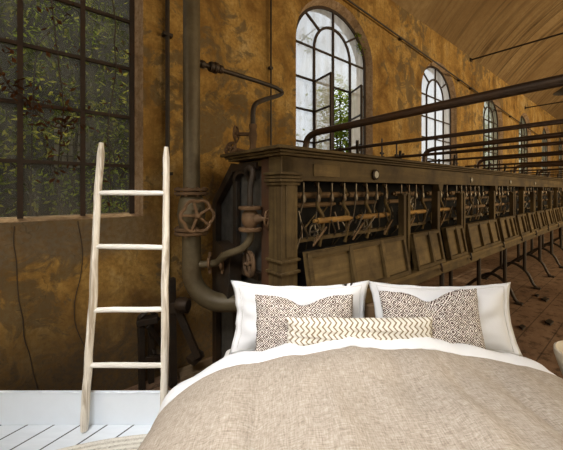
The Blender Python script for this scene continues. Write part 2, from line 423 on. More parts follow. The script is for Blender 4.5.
# windows ------------------------------------------------------------
ROWS = [SPR, 1.30, .935, .56, .185]
def window(n, c, glass, sashes=False, fat=1.0):
    L = LW + .1; a, r = AB, RB; mb = MB()
    def vb(x, z0, z1, w=.026, d=.03, l=L): mb.box(x - w * fat / 2, x + w * fat / 2, l - d / 2, l + d / 2, z0, z1)
    def hb(z, x0, x1, w=.02, d=.026): mb.box(x0, x1, L - d / 2, L + d / 2, z - w * fat / 2, z + w * fat / 2)
    out = outline(c, a - .012, r - .012, 28)
    for i in range(len(out)):
        p, q = out[i], out[(i + 1) % len(out)]
        mb.bar((p[0], L, p[1]), (q[0], L, q[1]), .034, .03, up=(0, 1, 0))
    for dx in (-.34, 0, .34):
        vb(c + dx, SILL, SPR + (r if dx == 0 else 0))
    for z in ROWS:
        if sashes and z < 1.2:
            hb(z, c - a, c - .34); hb(z, c + .34, c + a)
        else: hb(z, c - a, c + a)
    pts = [(c - .34 * math.cos(math.pi * i / 16), L, SPR + .34 * math.sin(math.pi * i / 16)) for i in range(17)]
    for p, q in zip(pts, pts[1:]): mb.bar(p, q, .03, .022, up=(0, 1, 0))
    for sg in (-1, 1):
        mb.bar((c + sg * .24, L, SPR + .24), (c + sg * a * .73, L, SPR + r * .68), .026, .022, up=(0, 1, 0))
    o = struct(mb.build('window_%d' % n, M['win_iron'], smooth=False)); o['label'] = 'iron framed arched window'
    g = MB()
    bo = outline(c, a - .01, r - .01, 28)
    if sashes:
        y = L + .004
        g.add([(c - a, y, SILL), (c - .34, y, SILL), (c - .34, y, 1.3), (c - a, y, 1.3)], [(0, 1, 2, 3)])
        g.add([(c + a, y, SILL), (c + .34, y, SILL), (c + .34, y, 1.3), (c + a, y, 1.3)], [(0, 1, 2, 3)])
        bo = [(c - a, 1.3)] + bo[1:-1] + [(c + a, 1.3)]
        g.add([(x, y, z) for x, z in bo], [tuple(range(len(bo)))])
    else:
        g.add([(x, L + .004, z) for x, z in bo], [tuple(range(len(bo)))])
    g.build('glass', glass, o, smooth=False)
    if sashes:
        for hx, ex, ey in ((c - .34, c - .40, L - .322), (c + .34, c + .20, L - .29)):
            s = MB(); z0, z1 = SILL + .02, 1.29
            s.bar((hx, L - .02, z0), (hx, L - .02, z1), .022, .022); s.bar((ex, ey, z0), (ex, ey, z1), .022, .026)
            for z in (z0, .56, .93, .185, z1): s.bar((hx, L - .02, z), (ex, ey, z), .018, .022)
            so = s.build('sash', M['win_iron'], o, smooth=False)
            gp = MB(); gp.add([(hx, L - .02, z0), (ex, ey, z0), (ex, ey, z1), (hx, L - .02, z1)], [(0, 1, 2, 3)])
            gp.build('pane', glass, so, smooth=False)
    return o
for i, c in enumerate(WC):
    window(i + 1, c, M['glass_dark'] if i == 0 else M['glass_mid'] if i > 1 and i != 2 else M['glass_pale'], sashes=(i == 1), fat=1.15 if i == 0 else .95)

# greenery outside ---------------------------------------------------
def leaves(mb, n, fn, sz):
    for _ in range(n):
        q = Vector(fn()); d = Vector((R.gauss(0, 1), R.gauss(0, 1), R.gauss(0, 1))).normalized()
        e = d.orthogonal().normalized(); s = sz * R.uniform(.6, 1.4)
        mb.add([q - d * s, q + e * s * .5, q + d * s, q - e * s * .5], [(0, 1, 2, 3)])
def shrub(name, label, cat, p, l, rx, ry, z0, z1, n, sz, mat, trunk=True, group=None, holes=.0):
    t = thing(name, label, cat, (p, l, FZ), group=group)
    mb = MB(); blobs = [(R.uniform(-rx, rx), R.uniform(-ry, ry), R.uniform(z0, z1), R.uniform(.2, .45)) for _ in range(max(6, n // 130))]
    def fn():
        b = R.choice(blobs); return (p + b[0] + R.gauss(0, b[3] * .5), max(l + b[1] + R.gauss(0, b[3] * .4), LW + .27), max(FZ, b[2] + R.gauss(0, b[3] * .5)))
    leaves(mb, n, fn, sz); mb.build('foliage', mat, t, smooth=False)
    tr = MB()
    for k in range(4):
        a = (p + R.uniform(-.08, .08), l, FZ); b = blobs[k % len(blobs)]
        tr.tube([a, (p + b[0] * .3, l + b[1] * .3, (FZ + b[2]) / 2), (p + b[0], l + b[1], b[2])], [.035, .025, .01], 6)
    tr.build('trunk', M['bark'], t)
    return t
shrub('climbing_shrub', 'dense dark green climbing shrub close behind the large left window', 'shrub', .45, 3.15, 1.0, .25, -.6, 1.0, 2600, .030, M['leaf_dark'])
shrub('overgrown_tree', 'dark tree with yellow green leaves high behind the left window', 'tree', .35, 4.0, 1.3, .5, .2, 3.0, 3400, .04, M['leaf_dark'])
shrub('leafy_tree', 'bright green tree seen through the open casement of the arched window', 'tree', 4.4, 3.6, .6, .3, -.1, 1.75, 5200, .042, M['leaf'])
t = thing('creeper', 'green creeper leaves poking through the top of the nearest arched window', 'creeper', (2.9, 2.74, 1.7))
mb = MB(); cr_ = smooth([(2.55, 2.76, 1.75), (2.7, 2.75, 1.92), (2.95, 2.74, 2.1), (3.3, 2.70, 2.12), (3.5, 2.62, 2.02), (3.56, 2.56, 1.85)]); mb.tube(cr_, .006, 5); mb.build('stem', M['bark'], t)
mb = MB()
for c_, n_, s_ in (((2.66, 2.76, 1.86), 70, .07), ((2.78, 2.76, 1.74), 40, .05), ((3.52, 2.58, 1.93), 50, .05), ((3.5, 2.56, 2.1), 30, .05)):
    leaves(mb, n_, lambda: Vector(c_) + Vector((R.gauss(0, s_), R.gauss(0, .02), R.gauss(0, s_))), .024)
mb.build('leaves', M['leaf'], t, smooth=False)
for q_, (pp_, lab_) in enumerate(((11.2, 'dark leafy tree added to dim the third arched window along the wall'), (15.1, 'dark leafy tree added to dim the fourth arched window, far along'), (18.9, 'dark leafy tree added to dim the farthest visible arched windows'))):
    shrub('dimming_tree', lab_, 'tree', pp_, 3.4, 1.0, .3, -.4, 2.8, 1500, .06, M['leaf'], group='trees added to dim the far windows')  # unseen trees added to dim the far windows
def creeper(label, base, clumps):
    t = thing('creeper', label, 'creeper', base)
    mb = MB(); mb.tube(smooth([base] + [c for c, n, q in clumps]), .006, 5); mb.build('stem', M['bark'], t)
    mb = MB()
    for c, n, q in clumps:
        leaves(mb, n, lambda: Vector(c) + Vector((R.gauss(0, q), abs(R.gauss(0, .04)), R.gauss(0, q))), .017)
    mb.build('leaves', M['leaf'], t, smooth=False)
creeper('bright creeper filling the low right panes of the left window', (.5, 2.76, FZ), [((.52, 2.77, -.1), 230, .10), ((.4, 2.77, .02), 120, .09), ((.56, 2.78, .2), 110, .09), ((.5, 2.78, .42), 50, .07)])
creeper('yellow green creeper lit behind the upper panes of left window', (.02, 2.8, FZ), [((.05, 2.79, .7), 15, .06), ((.12, 2.8, 1.12), 120, .10), ((.24, 2.8, 1.3), 110, .10), ((.0, 2.8, 1.45), 60, .09), ((.5, 2.8, 1.3), 40, .09)])
creeper('small leafy creeper low behind the middle panes of left window', (.22, 2.8, FZ), [((.2, 2.79, -.05), 60, .08), ((.12, 2.79, .08), 40, .06)])
# building wall added as dark backing behind the left window
b = thing('backdrop', 'dark building wall added to darken left window, bearing its reflected arch', 'backdrop', (-.5, 5.0, FZ))
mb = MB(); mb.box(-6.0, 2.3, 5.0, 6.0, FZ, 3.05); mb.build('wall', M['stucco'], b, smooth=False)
mb = MB(); pts = [(.30, .30), (.30, .86)] + [(.44 - .14 * math.cos(math.pi * i / 10), .86 + .12 * math.sin(math.pi * i / 10)) for i in range(1, 10)] + [(.58, .86), (.58, .30)]
mb.prism(pts, lambda x, z, t: (x, t, z), 4.975, 5.02); f = mb.build('reflected_arch', M['arch_reflection'], b, smooth=False)  # solid arch stands in for a reflection in the left window's glass
mb = MB()
for x in (.37, .44, .51): mb.box(x - .008, x + .008, 4.96, 4.98, .3, .95)
for z in (.45, .6, .75): mb.box(.3, .58, 4.96, 4.98, z - .006, z + .006)
mb.build('reflected_bars', M['iron'], f, smooth=False)

# vines --------------------------------------------------------------
def vine(label, pts, r, nleaf, group=None):
    base = pts[0]; t = thing('vine', label, 'vine', base, group=group)
    path = [q + Vector((.012 * mnoise.noise(q * 6), 0, 0)) for q in smooth(pts, 8)]
    mb = MB(); mb.tube(path, r, 5); mb.build('stem', M['bark'], t)
    if nleaf:
        lf = MB(); leaves(lf, nleaf, lambda: R.choice(path) + Vector((R.gauss(0, .05), -abs(R.gauss(0, .02)), R.gauss(0, .05))), .022); lf.build('leaves', M['leaf_red'], t, smooth=False)
LF = LW - .015
vine('long dark vine hanging down the wall left of the ladder', [(-.05, LF, -.22), (-.03, LF, -.6), (.02, LF, -1.0), (.08, LF, -1.42)], .0028, 0)
vine('dark vine trailing down the ochre wall behind the ladder', [(.28, LF, -.21), (.30, LF, -.5), (.25, LF, -.85), (.36, LF, -1.2), (.34, LF, -1.45)], .0028, 0)
vine('withered vine with reddish leaves across the left window', [(-.25, LW + .06, 1.3), (-.1, LW + .05, .7), (.0, LW + .04, .58), (.15, LW + .05, .42), (.28, LW + .05, .5)], .006, 130)
vine('thin vine with dry leaves hanging over the middle panes', [(.12, LW + .06, 1.6), (.16, LW + .05, 1.0), (.2, LW + .05, .6), (.17, LW + .05, .1)], .004, 60)
vine('wispy bare vine down the right panes of left window', [(.5, LW + .06, 1.5), (.52, LW + .05, .9), (.47, LW + .05, .4), (.5, LW + .05, -.1)], .004, 25)

# wall pipes ---------------------------------------------------------
def uv_on_l(u, l):
    t = (u - 281.5) / F; y = l / (ST - t * CT); return y * (t * ST + CT), y
def wall_pipe(label, u, z0, z1, r):
    p, y = uv_on_l(u, LW - .03)
    t = thing('wall_pipe', label, 'pipe', (p, LW - .03, z0))
    mb = MB(); mb.tube([(p, LW - .03, z0), (p, LW - .03, z1)], r, 10); mb.build('tube', M['iron'], t)
    z = z0 + .5
    while z < z1:
        c = MB(); c.box(p - r * 2.2, p + r * 2.2, LW - .03 - r * 1.15, LW - .001, z - .012, z + .012); c.build('pipe_clip', M['iron'], t); z += 1.1
wall_pipe('thick dark pipe on the wall between the ladder and the big valve pipe', 167.5, FZ, 2.8, .017)
wall_pipe('thin dark conduit running up the ochre wall above the machine end', 271, FZ, 2.8, .009)
t = thing('cable_conduit', 'long dark conduit sloping along the wall above the arched windows', 'conduit', (2.2, LW - .02, 2.43))
mb = MB(); mb.tube([(2.2, LW - .05, 2.43), (10.2, LW - .05, 1.95), (13, LW - .05, 1.8)], .012, 8); mb.build('tube', M['iron'], t)
for p in (2.4, 4.4, 6.6, 7.2, 10.0):
    z = 2.43 - (p - 2.2) * .06; c = MB(); c.box(p - .01, p + .01, LW - .055, LW, z - .022, z + .022); c.build('pipe_clip', M['iron'], t)
for p, z, lab in ((7.27, 2.75, 'nearer iron tie rod crossing the vault from above the second arched window'), (11.6, 2.47, 'farther thin tie rod crossing low across the vault')):
    t = thing('tie_rod', lab, 'rod', (p, LW, z))
    mb = MB(); mb.tube([(p, LW, z), (p, LR, z)], .017, 8); mb.build('rod', M['iron'], t)
    for q, l in ((0, LW - .012), (1, LR + .012)):
        mb = MB(); mb.box(p - .035, p + .035, l - .012, l + .012, z - .035, z + .035); mb.build('wall_plate', M['iron'], t)
# hanging lamp at the right edge
lx = thing('hanging_lamp', 'grey enamel lamp shade hanging from the vault at the right edge', 'lamp', (8.08, 1.09, 1.9))
mb = MB(); mb.lathe([(.03, .16), (.05, .12), (.07, .10), (.2, 0), (.205, -.012), (.195, -.01), (.06, .085), (.02, .10)], (8.08, 1.09, 1.9)); mb.build('lamp_shade', M['slate'], lx)
mb = MB(); mb.tube([(8.08, 1.09, 2.05), (8.08, 1.09, 4.35)], .006, 6); mb.build('cord', M['iron'], lx)
mb = MB(); mb.lathe([(.01, .08), (.035, .04), (.04, .01), (.02, -.025)], (8.08, 1.09, 1.9), n=14); mb.build('bulb', M['slate'], lx)

# ------------------------------------------------------------------ big valve pipe
def wheel(mb, org, axis, r, rt, lobes=6, amp=.13, spokes=5, hub=.22):
    org = Vector(org); ax = Vector(axis).normalized(); u = Vector((0, 0, 1)); u = (u - ax * u.dot(ax)).normalized(); w = ax.cross(u)
    n = 60
    mb.tube([org + (u * math.cos(a) + w * math.sin(a)) * r * (1 + amp * abs(math.sin(lobes * a / 2)) - amp) for a in [2 * math.pi * i / n for i in range(n)]], rt, 8, closed=True)
    for k in range(spokes):
        a = 2 * math.pi * (k + .2) / spokes
        mb.tube([org, org + (u * math.cos(a) + w * math.sin(a)) * r * .93], [rt * 1.1, rt * .8], 7)
    mb.lathe([(r * hub, -rt * 1.3), (r * hub * 1.05, 0), (r * hub * .8, rt * 1.6), (r * hub * .35, rt * 2.6)], org, ax, 16)
BP, BL = .87, 2.0
sp = thing('steam_pipe', 'thick grey brown upright pipe with flanged valve left of the machine', 'pipe', (BP, BL, -.5))
zf = lambda v, y=2.1: (190 - v) / F * y
mb = MB(); mb.tube([(BP, BL, zf(196)), (BP, BL, 3.6)], .056, 24); mb.build('upright_pipe', M['pipe'], sp)
mb = MB(); zt, zb = zf(196), zf(230)
mb.lathe([(.062, zb - .01), (.075, zb + .01), (.085, zb + .05), (.092, (zb + zt) / 2), (.085, zt - .05), (.075, zt - .01), (.062, zt + .01)], (BP, BL, 0), n=28)
d = Vector((-.229, -.98, 0)); dn = d.normalized()
vc = Vector((BP, BL, (zt + zb) / 2 - .005))
mb.lathe([(.075, 0), (.07, .09), (.05, .11), (.03, .13), (.022, .20)], vc, dn, 18); vb_ = mb.build('valve_body', M['pipe'], sp)
for zc in (zt + .012, zb - .022):
    for k in (0, 1):
        mb = MB(); z = zc + k * .026 - .005
        mb.lathe([(.108, z), (.112, z + .004), (.112, z + .016), (.108, z + .02)], (BP, BL, 0), n=32)
        for b_ in range(8):
            a = 2 * math.pi * b_ / 8
            mb.lathe([(.012, z - .008), (.012, z + .028)], (BP + .092 * math.cos(a), BL + .092 * math.sin(a), 0), n=6)
        mb.build('flange', M['rust'], sp)
mb = MB(); wheel(mb, vc + dn * .2, dn, .102, .0105); mb.build('handwheel', M['rust'], sp)
# lower bend toward the machine
zl = zf(270.5); path = [(BP, BL, zb - .02), (BP, BL, zl)]
rb = .22; ex = Vector((.80, -.60, 0)).normalized()
for i in range(1, 13):
    a = math.pi / 2 * i / 12
    path.append(Vector((BP, BL, zl)) + ex * rb * (1 - math.cos(a)) + Vector((0, 0, -rb * math.sin(a))))
path.append(path[-1] + ex * .5)
mb = MB(); mb.tube(path, .062, 24); mb.build('pipe_bend', M['pipe'], sp)
e = Vector(path[-2]) + ex * .12
mb = MB(); mb.lathe([(.095, -.02), (.1, -.016), (.1, .016), (.095, .02)], e, ex, 28); mb.build('flange', M['rust'], sp)
st_ = MB(); st_.box(BP - .05, BP + .05, BL - .05, BL + .05, FZ, zl - rb - .0); st_.box(BP - .12, BP + .12, BL - .12, BL + .12, FZ, FZ + .03)
# small bypass with clamp
bp = [(BP + .03, BL - .03, zf(263)), (BP + .12, BL - .08, zf(260)), (1.02, 1.84, zf(256)), (1.06, 1.72, zf(249)), (1.075, 1.665, zf(238)), (1.08, 1.65, zf(231))]
vp = thing('valve_pipe', 'smaller bypass pipe with flanged valve before the machine end panel', 'pipe', (1.07, 1.59, -.4))
VP = Vector((1.07, 1.59, 0)); yv = 1.07 * CT + 1.59 * ST
zv = lambda v: (190 - v) / F * yv
low = [(BP + .04, BL - .04, zf(264)), (BP + .12, BL - .12, zf(262)), (.99, 1.76, zv(258)), (1.045, 1.64, zv(249)), (VP.x, VP.y, zv(238)), (VP.x, VP.y, zv(230))]
mb = MB(); mb.tube(smooth(low), .024, 14); mb.build('lower_pipe', M['pipe'], vp)
mb = MB(); mb.tube(smooth([(VP.x, VP.y, zv(206)), (VP.x, VP.y, zv(188)), (VP.x + .01, VP.y - .012, zv(174)), (VP.x + .012, VP.y + .01, zv(168)), (VP.x + .012, VP.y + .05, zv(169)), (VP.x + .03, VP.y + .075, zv(174))]), .019, 14); mb.build('upper_elbow', M['iron'], vp)
mb = MB(); a_, b_ = zv(228), zv(209)
mb.lathe([(.03, a_), (.05, a_ + .03), (.055, (a_ + b_) / 2), (.05, b_ - .03), (.03, b_)], VP, n=20)
d2 = Vector((.05, -.10, 0)).normalized(); c2 = VP + Vector((0, 0, (a_ + b_) / 2))
mb.lathe([(.035, 0), (.03, .06), (.014, .08), (.012, .13)], c2, d2, 12); mb.build('valve_body', M['rust'], vp)
for z in (a_ - .012, b_ + .002):
    mb = MB(); mb.lathe([(.068, z - .006), (.072, z), (.072, z + .012), (.068, z + .016)], VP, n=24); mb.build('flange', M['rust'], vp)
mb = MB(); wheel(mb, c2 + d2 * .125, d2, .055, .006, lobes=5); mb.build('handwheel', M['rust'], vp)
mb = MB()
for k in (-1, 1):
    cc = Vector((BP + .12, BL - .12, zf(262))) + Vector((.03, -.03, 0)) * k
    mb.lathe([(.045, -.008), (.045, .008)], cc, (.7, -.7, 0), 14)
    mb.tube([cc + Vector((0, 0, -.07)), cc + Vector((0, 0, .07))], .01, 6)
mb.build('pipe_clamp', M['rust'], vp)

# upper branch pipe
yb = BP * CT + BL * ST
bz = (190 - 61) / F * yb
br = thing('branch_pipe', 'thin dark branch pipe bending from the big pipe down to machine top', 'pipe', (1.2, 1.75, .25))
bend = Vector((1.72, 2.06, bz - .01))
rz = (190 - 107) / F * (1.2 * CT + 1.75 * ST)
path = [Vector((BP + .05, BL, bz)), Vector((1.05, 2.01, bz)), Vector((1.45, 2.035, bz)), Vector((1.64, 2.055, bz - .003)), bend, Vector((1.66, 2.03, bz - .07)), Vector((1.3, 1.80, rz + .07)), Vector((1.21, 1.755, rz)), Vector((1.2, 1.75, rz - .1)), Vector((1.2, 1.75, .245))]
mb = MB(); mb.tube(smooth(path[:4], 2)[:-1] + smooth([path[3], bend + Vector((0, .006, -.012)), path[5], path[6], path[7], path[8]], 7)[:-1] + path[8:], .017, 12); mb.build('tube', M['iron'], br)
mb = MB()
for x, r in ((.95, .028), (1.02, .036), (1.05, .04), (1.09, .03)):
    mb.lathe([(r * .9, -.016), (r, -.01), (r, .01), (r * .9, .016)], (x, 2.005, bz), (1, .06, 0), 12)
mb.build('union_nut', M['iron'], br)
mb = MB(); mb.lathe([(.02, .26), (.026, .265), (.026, .285), (.02, .295), (.022, .33), (.03, .37), (.022, .41), (.027, .425), (.027, .445), (.018, .45)], (1.2, 1.75, 0), n=14)
mb.tube([(1.2, 1.75, .38), (1.13, 1.84, .385)], .014, 8); mb.build('valve_body', M['rust'], br)
mb = MB(); wheel(mb, (1.125, 1.845, .386), (-.5, .6, 0), .055, .007, lobes=5, spokes=4); mb.build('handwheel', M['rust'], br)
mb = MB(); wheel(mb, (1.09, 1.86, .285), (-.8, -.2, .3), .045, .011, lobes=5, spokes=4); TOPV = mb

# ------------------------------------------------------------------ the machine
PS, PE, LFm, LBm = 1.12, 12.6, 1.35, 1.88
mc = thing('spinning_machine', 'long weathered wooden textile machine with open bays down the hall', 'machine', (PS, 1.7, FZ))
vo_ = MB(); vo_.tube([(1.09, 1.86, .28), (1.2, 1.84, .262)], .02, 8); vo_ = vo_.build('top_valve', M['rust'], mc); TOPV.build('handwheel', M['rust'], vo_)
mb = MB(); mb.box(PS - .03, PE, LFm - .03, LBm + .015, .196, .212); mb.box(PS - .05, PE, LFm - .05, LBm + .03, .212, .226); mb.box(PS - .075, PE, LFm - .075, LBm + .05, .226, .246)
mb.build('cornice', M['machine'], mc, bev=.006)
mb = MB(); mb.box(PS + .005, PE, LFm, LFm + .04, .055, .196); mb.box(PS + .03, PE, LFm + .04, LBm - .03, .15, .19); mb.build('frieze', M['machine'], mc, bev=.004)
mb = MB(); mb.box(1.375, 1.62, LFm - .008, LFm, .085, .16); mb.build('nameplate', M['panel'], mc, bev=.002)
mb = MB(); mb.lathe([(.036, 0), (.04, .008), (.04, .016), (.03, .022), (.028, .018)], (2.03, LFm, .115), (0, -1, 0), 28); g_ = mb.build('gauge', M['iron'], mc)
mb = MB(); mb.lathe([(.027, .016), (.026, .021)], (2.03, LFm, .115), (0, -1, 0), 24); mb.build('dial', M['enamel'], g_)
for p in (3.95, 5.45, 6.9):
    mb = MB(); mb.lathe([(.028, 0), (.03, .01), (.02, .016)], (p, LFm, .115), (0, -1, 0), 18); mb.build('gauge', M['enamel'], mc)
# corner post
mb = MB(); mb.box(PS, PS + .125, LFm, LFm + .12, FZ, .196)
mb.box(PS + .03, PS + .095, LFm - .008, LFm, -.39, .03)
for z, dd in ((.036, .012), (.055, .022), (.075, .016), (.095, .024), (-.41, .014), (-.48, .014), (-1.44, .03)):
    mb.box(PS - dd, PS + .125 + dd, LFm - dd, LFm + .12 + dd, z - .008, z + .008)
mb.build('corner_post', M['machine_v'], mc, bev=.005)
# end frame
EP = PS + .02
fn = lambda l, z, t: (t, l, z)
mb = MB(); mb.prism([(1.47, .19), (1.88, .19), (2.2, -.1), (2.2, FZ), (1.47, FZ)], fn, EP + .05, EP + .075); mb.build('end_panel', M['slate'], mc, smooth=False)
mb = MB(); mb.box(EP - .005, EP + .05, 1.47, 1.565, FZ, .19); mb.build('end_board', M['red_wood'], mc, bev=.004)
mb = MB()
mb.bar((EP + .02, 1.91, .17), (EP + .02, 2.19, -.1), .06, .05, up=(1, 0, 0)); mb.bar((EP + .02, 2.19, -.08), (EP + .02, 2.19, FZ), .055, .05, up=(1, 0, 0))
mb.bar((EP + .02, 1.62, .155), (EP + .02, 1.92, .155), .05, .06, up=(1, 0, 0))
mb.bar((EP + .02, 1.90, .06), (EP + .02, 1.90, FZ), .05, .032, up=(1, 0, 0))
arc = [(EP + .02, 1.90 - .095 + .095 * math.cos(a), .06 + .07 * math.sin(a)) for a in [math.pi * i / 10 for i in range(11)]]
for a, b in zip(arc, arc[1:]): mb.bar(a, b, .035, .05, up=(1, 0, 0))
mb.bar((EP + .02, 1.6, -.55), (EP + .02, 2.2, -.55), .05, .05)
mb.build('end_frame', M['iron'], mc, bev=.004)
# gear casing by the end, below the bypass pipe
mb = MB(); mb.prism([(1.78, -.42), (1.98, -.36), (2.06, -.5), (2.0, -.8), (1.82, -.8)], fn, EP - .10, EP + .0); mb.build('gear_casing', M['iron'], mc, bev=.006)
mb = MB(); wheel(mb, (EP - .06, 1.62, -.46), (-1, .2, 0), .075, .014, lobes=4, amp=.03, spokes=4); mb.build('crank_wheel', M['rust'], mc)
# inner body, coloured near black for the shade inside the bays
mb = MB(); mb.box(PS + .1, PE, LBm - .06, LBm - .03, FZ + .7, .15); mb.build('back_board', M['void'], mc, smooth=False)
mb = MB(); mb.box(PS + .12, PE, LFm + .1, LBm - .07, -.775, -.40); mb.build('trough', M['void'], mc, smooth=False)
# uprights
mains = [3.1, 4.74, 6.15, 7.4, 8.8, 10.2, 11.6]
doubles = [2.46, 3.65, 5.55, 6.75, 8.1, 9.5, 10.9]
for p in mains:
    mb = MB(); mb.box(p - .028, p + .028, LFm - .01, LFm + .05, -.76, .055)
    mb.prism([(p - .055, .055), (p + .055, .055), (p + .028, -.01), (p - .028, -.01)], lambda x, z, t: (x, t, z), LFm - .03, LFm + .03)
    mb.build('post', M['machine_v'], mc, bev=.003)
for p in doubles:
    mb = MB()
    for k in (-1, 1): mb.box(p + k * .035 - .02, p + k * .035 + .02, LFm - .03, LFm + .02, -.66, -.035)
    mb.box(p - .06, p + .06, LFm - .02, LFm + .03, -.05, -.028); mb.build('double_upright', M['machine_v'], mc, bev=.003)
# panels and ledge rails
edges = [1.26] + sorted(mains + doubles)
for a, b in zip(edges, edges[1:]):
    a2, b2 = a + (.06 if a > 1.3 else .02), b - .07
    if a2 > 10.5: break
    zt_, zb_ = -.372, -.672; lt, lb_ = LFm - .03, LFm - .085
    lx_ = lambda z: lt + (lb_ - lt) * (zt_ - z) / (zt_ - zb_)
    mb = MB(); mb.add([(a2, lt, zt_), (b2, lt, zt_), (b2, lb_, zb_), (a2, lb_, zb_), (a2, lt + .025, zt_), (b2, lt + .025, zt_), (b2, lb_ + .025, zb_), (a2, lb_ + .025, zb_)],
                      [(0, 3, 2, 1), (4, 5, 6, 7), (0, 1, 5, 4), (3, 7, 6, 2), (0, 4, 7, 3), (1, 2, 6, 5)])
    pn = mb.build('panel', M['panel'], mc, smooth=False)
    fr = MB(); w = .032
    for z in (zt_ - w / 2, zb_ + w / 2):
        fr.bar((a2, lx_(z) - .009, z), (b2, lx_(z) - .009, z), .02, w)
    fr.bar((a2 + w / 2, lt - .009, zt_), (a2 + w / 2, lb_ - .009, zb_), w, .02, up=(0, 1, 0)); fr.bar((b2 - w / 2, lt - .009, zt_), (b2 - w / 2, lb_ - .009, zb_), w, .02, up=(0, 1, 0))
    fr.build('panel_frame', M['machine'], pn, bev=.003)
    ns = 2 if b - a > .7 else 1
    for k in range(1, ns + 1):
        x = a2 + (b2 - a2) * k / (ns + 1) + .03
        s_ = MB(); s_.bar((x, lt - .012, zt_), (x, lb_ - .012, zb_ + .03), .034, .024, up=(0, 1, 0)); s_.build('batten', M['machine_v'] if k % 2 else M['panel'], pn, bev=.003)
mb = MB(); mb.box(PS + .125, PE, LFm - .11, LFm + .1, -.70, -.672); mb.build('upper_ledge', M['panel'], mc, bev=.004)
mb = MB(); mb.box(PS + .125, PE, LFm - .085, LFm - .03, -.785, -.70); mb.build('lower_rail', M['machine'], mc, bev=.004)
for p in (2.9, 3.6, 4.7, 5.55, 6.4, 7.3, 8.2):
    mb = MB(); mb.tube([(p, LFm - .115, -.66), (p, LFm - .125, -.70), (p + .015, LFm - .12, -.735), (p + .03, LFm - .1, -.72)], .008, 6); mb.build('hook', M['iron'], mc)
# works inside the bays
bays = list(zip(edges, edges[1:]))
for bi, (a, b) in enumerate(bays):
    if a > 10: break
    a += .05; b -= .06; far = a > 5
    for z, l, r, m in ((-.035, 1.50, .022, 'brown_roll'), (-.105, 1.56, .018, 'brown_roll'), (-.205, 1.43, .02, 'ochre_wood')):
        segs = 2 if (b - a > .8 and not far) else 1
        if z == -.035:
            mb = MB(); mb.box(a, b, 1.44, 1.47, -.335, -.31); mb.build('bay_rail', M['machine'], mc)
        for k in range(segs):
            x0 = a + (b - a) * k / segs + .02; x1 = a + (b - a) * (k + 1) / segs - .03
            if m == 'ochre_wood' and bi == 0: x0, x1 = ((1.46, 1.86), (1.92, 2.36))[k]
            mb = MB(); mb.tube([(x0, l, z), (x0 + .03, l, z), (x0 + .031, l, z), (x1 - .031, l, z), (x1 - .03, l, z), (x1, l, z)], [r * .6, r * .6, r, r, r * .6, r * .6], 12)
            mb.build('roller', M[m if not (m == 'ochre_wood' and bi > 2) else 'brown_roll'], mc)
    n = max(3, int((b - a) / (.13 if not far else .2)))
    for k in range(n):
        x = a + (b - a) * (k + .5) / n
        mb = MB(); mb.tube([(x, 1.44, .05), (x, 1.44, -.02), (x + .01, 1.45, -.07), (x - .01, 1.46, -.15 - .08 * (k % 3))], [.008, .008, .006, .005], 6)
        mb.lathe([(.014, 0), (.018, .02), (.012, .05)], (x, 1.44, -.08), n=8); mb.build('spindle', M['spindle'], mc)
        if k % 2 == 0 or not far:
            mb = MB(); s = R.choice((-1, 1)) * R.uniform(.5, 1.2)
            mb.tube([(x - .06 * s, 1.40, -.19 + R.uniform(-.03, .03)), (x + .02 * s, 1.42, -.29), (x + .08 * s, 1.5, -.40)], .0055, 6); mb.build('swing_arm', M['spindle'], mc)
        if k % 3 == 1 and not far:
            mb = MB(); mb.tube([(x + .05, 1.41, -.25), (x - .09, 1.40, -.36)], .007, 6); mb.tube([(x - .09, 1.40, -.36), (x - .02, 1.43, -.30)], .006, 6); mb.build('swing_arm', M['brown_roll'], mc)
        if not far:
            for _ in range(2):
                q0 = Vector((x + R.uniform(-.06, .06), R.uniform(1.42, 1.6), R.uniform(-.24, -.12))); q1 = q0 + Vector((R.uniform(-.11, .11), R.uniform(-.05, .05), -R.uniform(.08, .18)))
                mb = MB(); mb.tube([q0, q0.lerp(q1, .5) + Vector((R.uniform(-.015, .015), 0, 0)), q1], .0058, 6); mb.build('thread_guide', M['spindle' if R.random() < .6 else 'panel'], mc)
        if k % 2 == 1:
            mb = MB(); mb.tube(smooth([(x, 1.47, .05), (x + .03, 1.45, -.02), (x - .01, 1.44, -.10), (x + .04, 1.43, -.2), (x + .03, 1.46, -.38)], 4), .013, 7); mb.build('bracket', M['panel'], mc)
for p, z, r in ((2.72, -.24, .085), (2.9, -.12, .05), (3.35, -.25, .07), (4.2, -.25, .07), (5.0, -.23, .08), (2.15, -.3, .06), (1.55, -.29, .06)):
    mb = MB(); wheel(mb, (p, 1.50, z), (0, -1, 0), r, .009, lobes=2, amp=0, spokes=5); mb.build('gear_wheel', M['spindle'], mc)
# trestles
tp = [2.05, 3.0, 3.95, 4.9, 5.87, 6.85, 7.8, 8.75, 9.7, 10.65]
for p in tp:
    fo, fi = 1.12, 1.80; lo, li = 1.27, 1.57
    arcp = smooth([(p, fo, FZ + .012), (p, fo + .045, FZ + .06), (p, lo - .02, FZ + .23), (p, (lo + li) / 2, FZ + .33), (p, li + .02, FZ + .23), (p, fi - .045, FZ + .06), (p, fi, FZ + .012)], 5)
    mb = MB(); mb.tube(arcp, .021, 8)
    for q in (fo, fi): mb.box(p - .04, p + .04, q - .04, q + .04, FZ, FZ + .022)
    tr = mb.build('trestle', M['iron'], mc)
    for q in (lo, li):
        mb = MB(); mb.tube([(p, q, FZ + .24), (p, q, -.772)], .023, 8); mb.build('leg', M['iron'], tr)
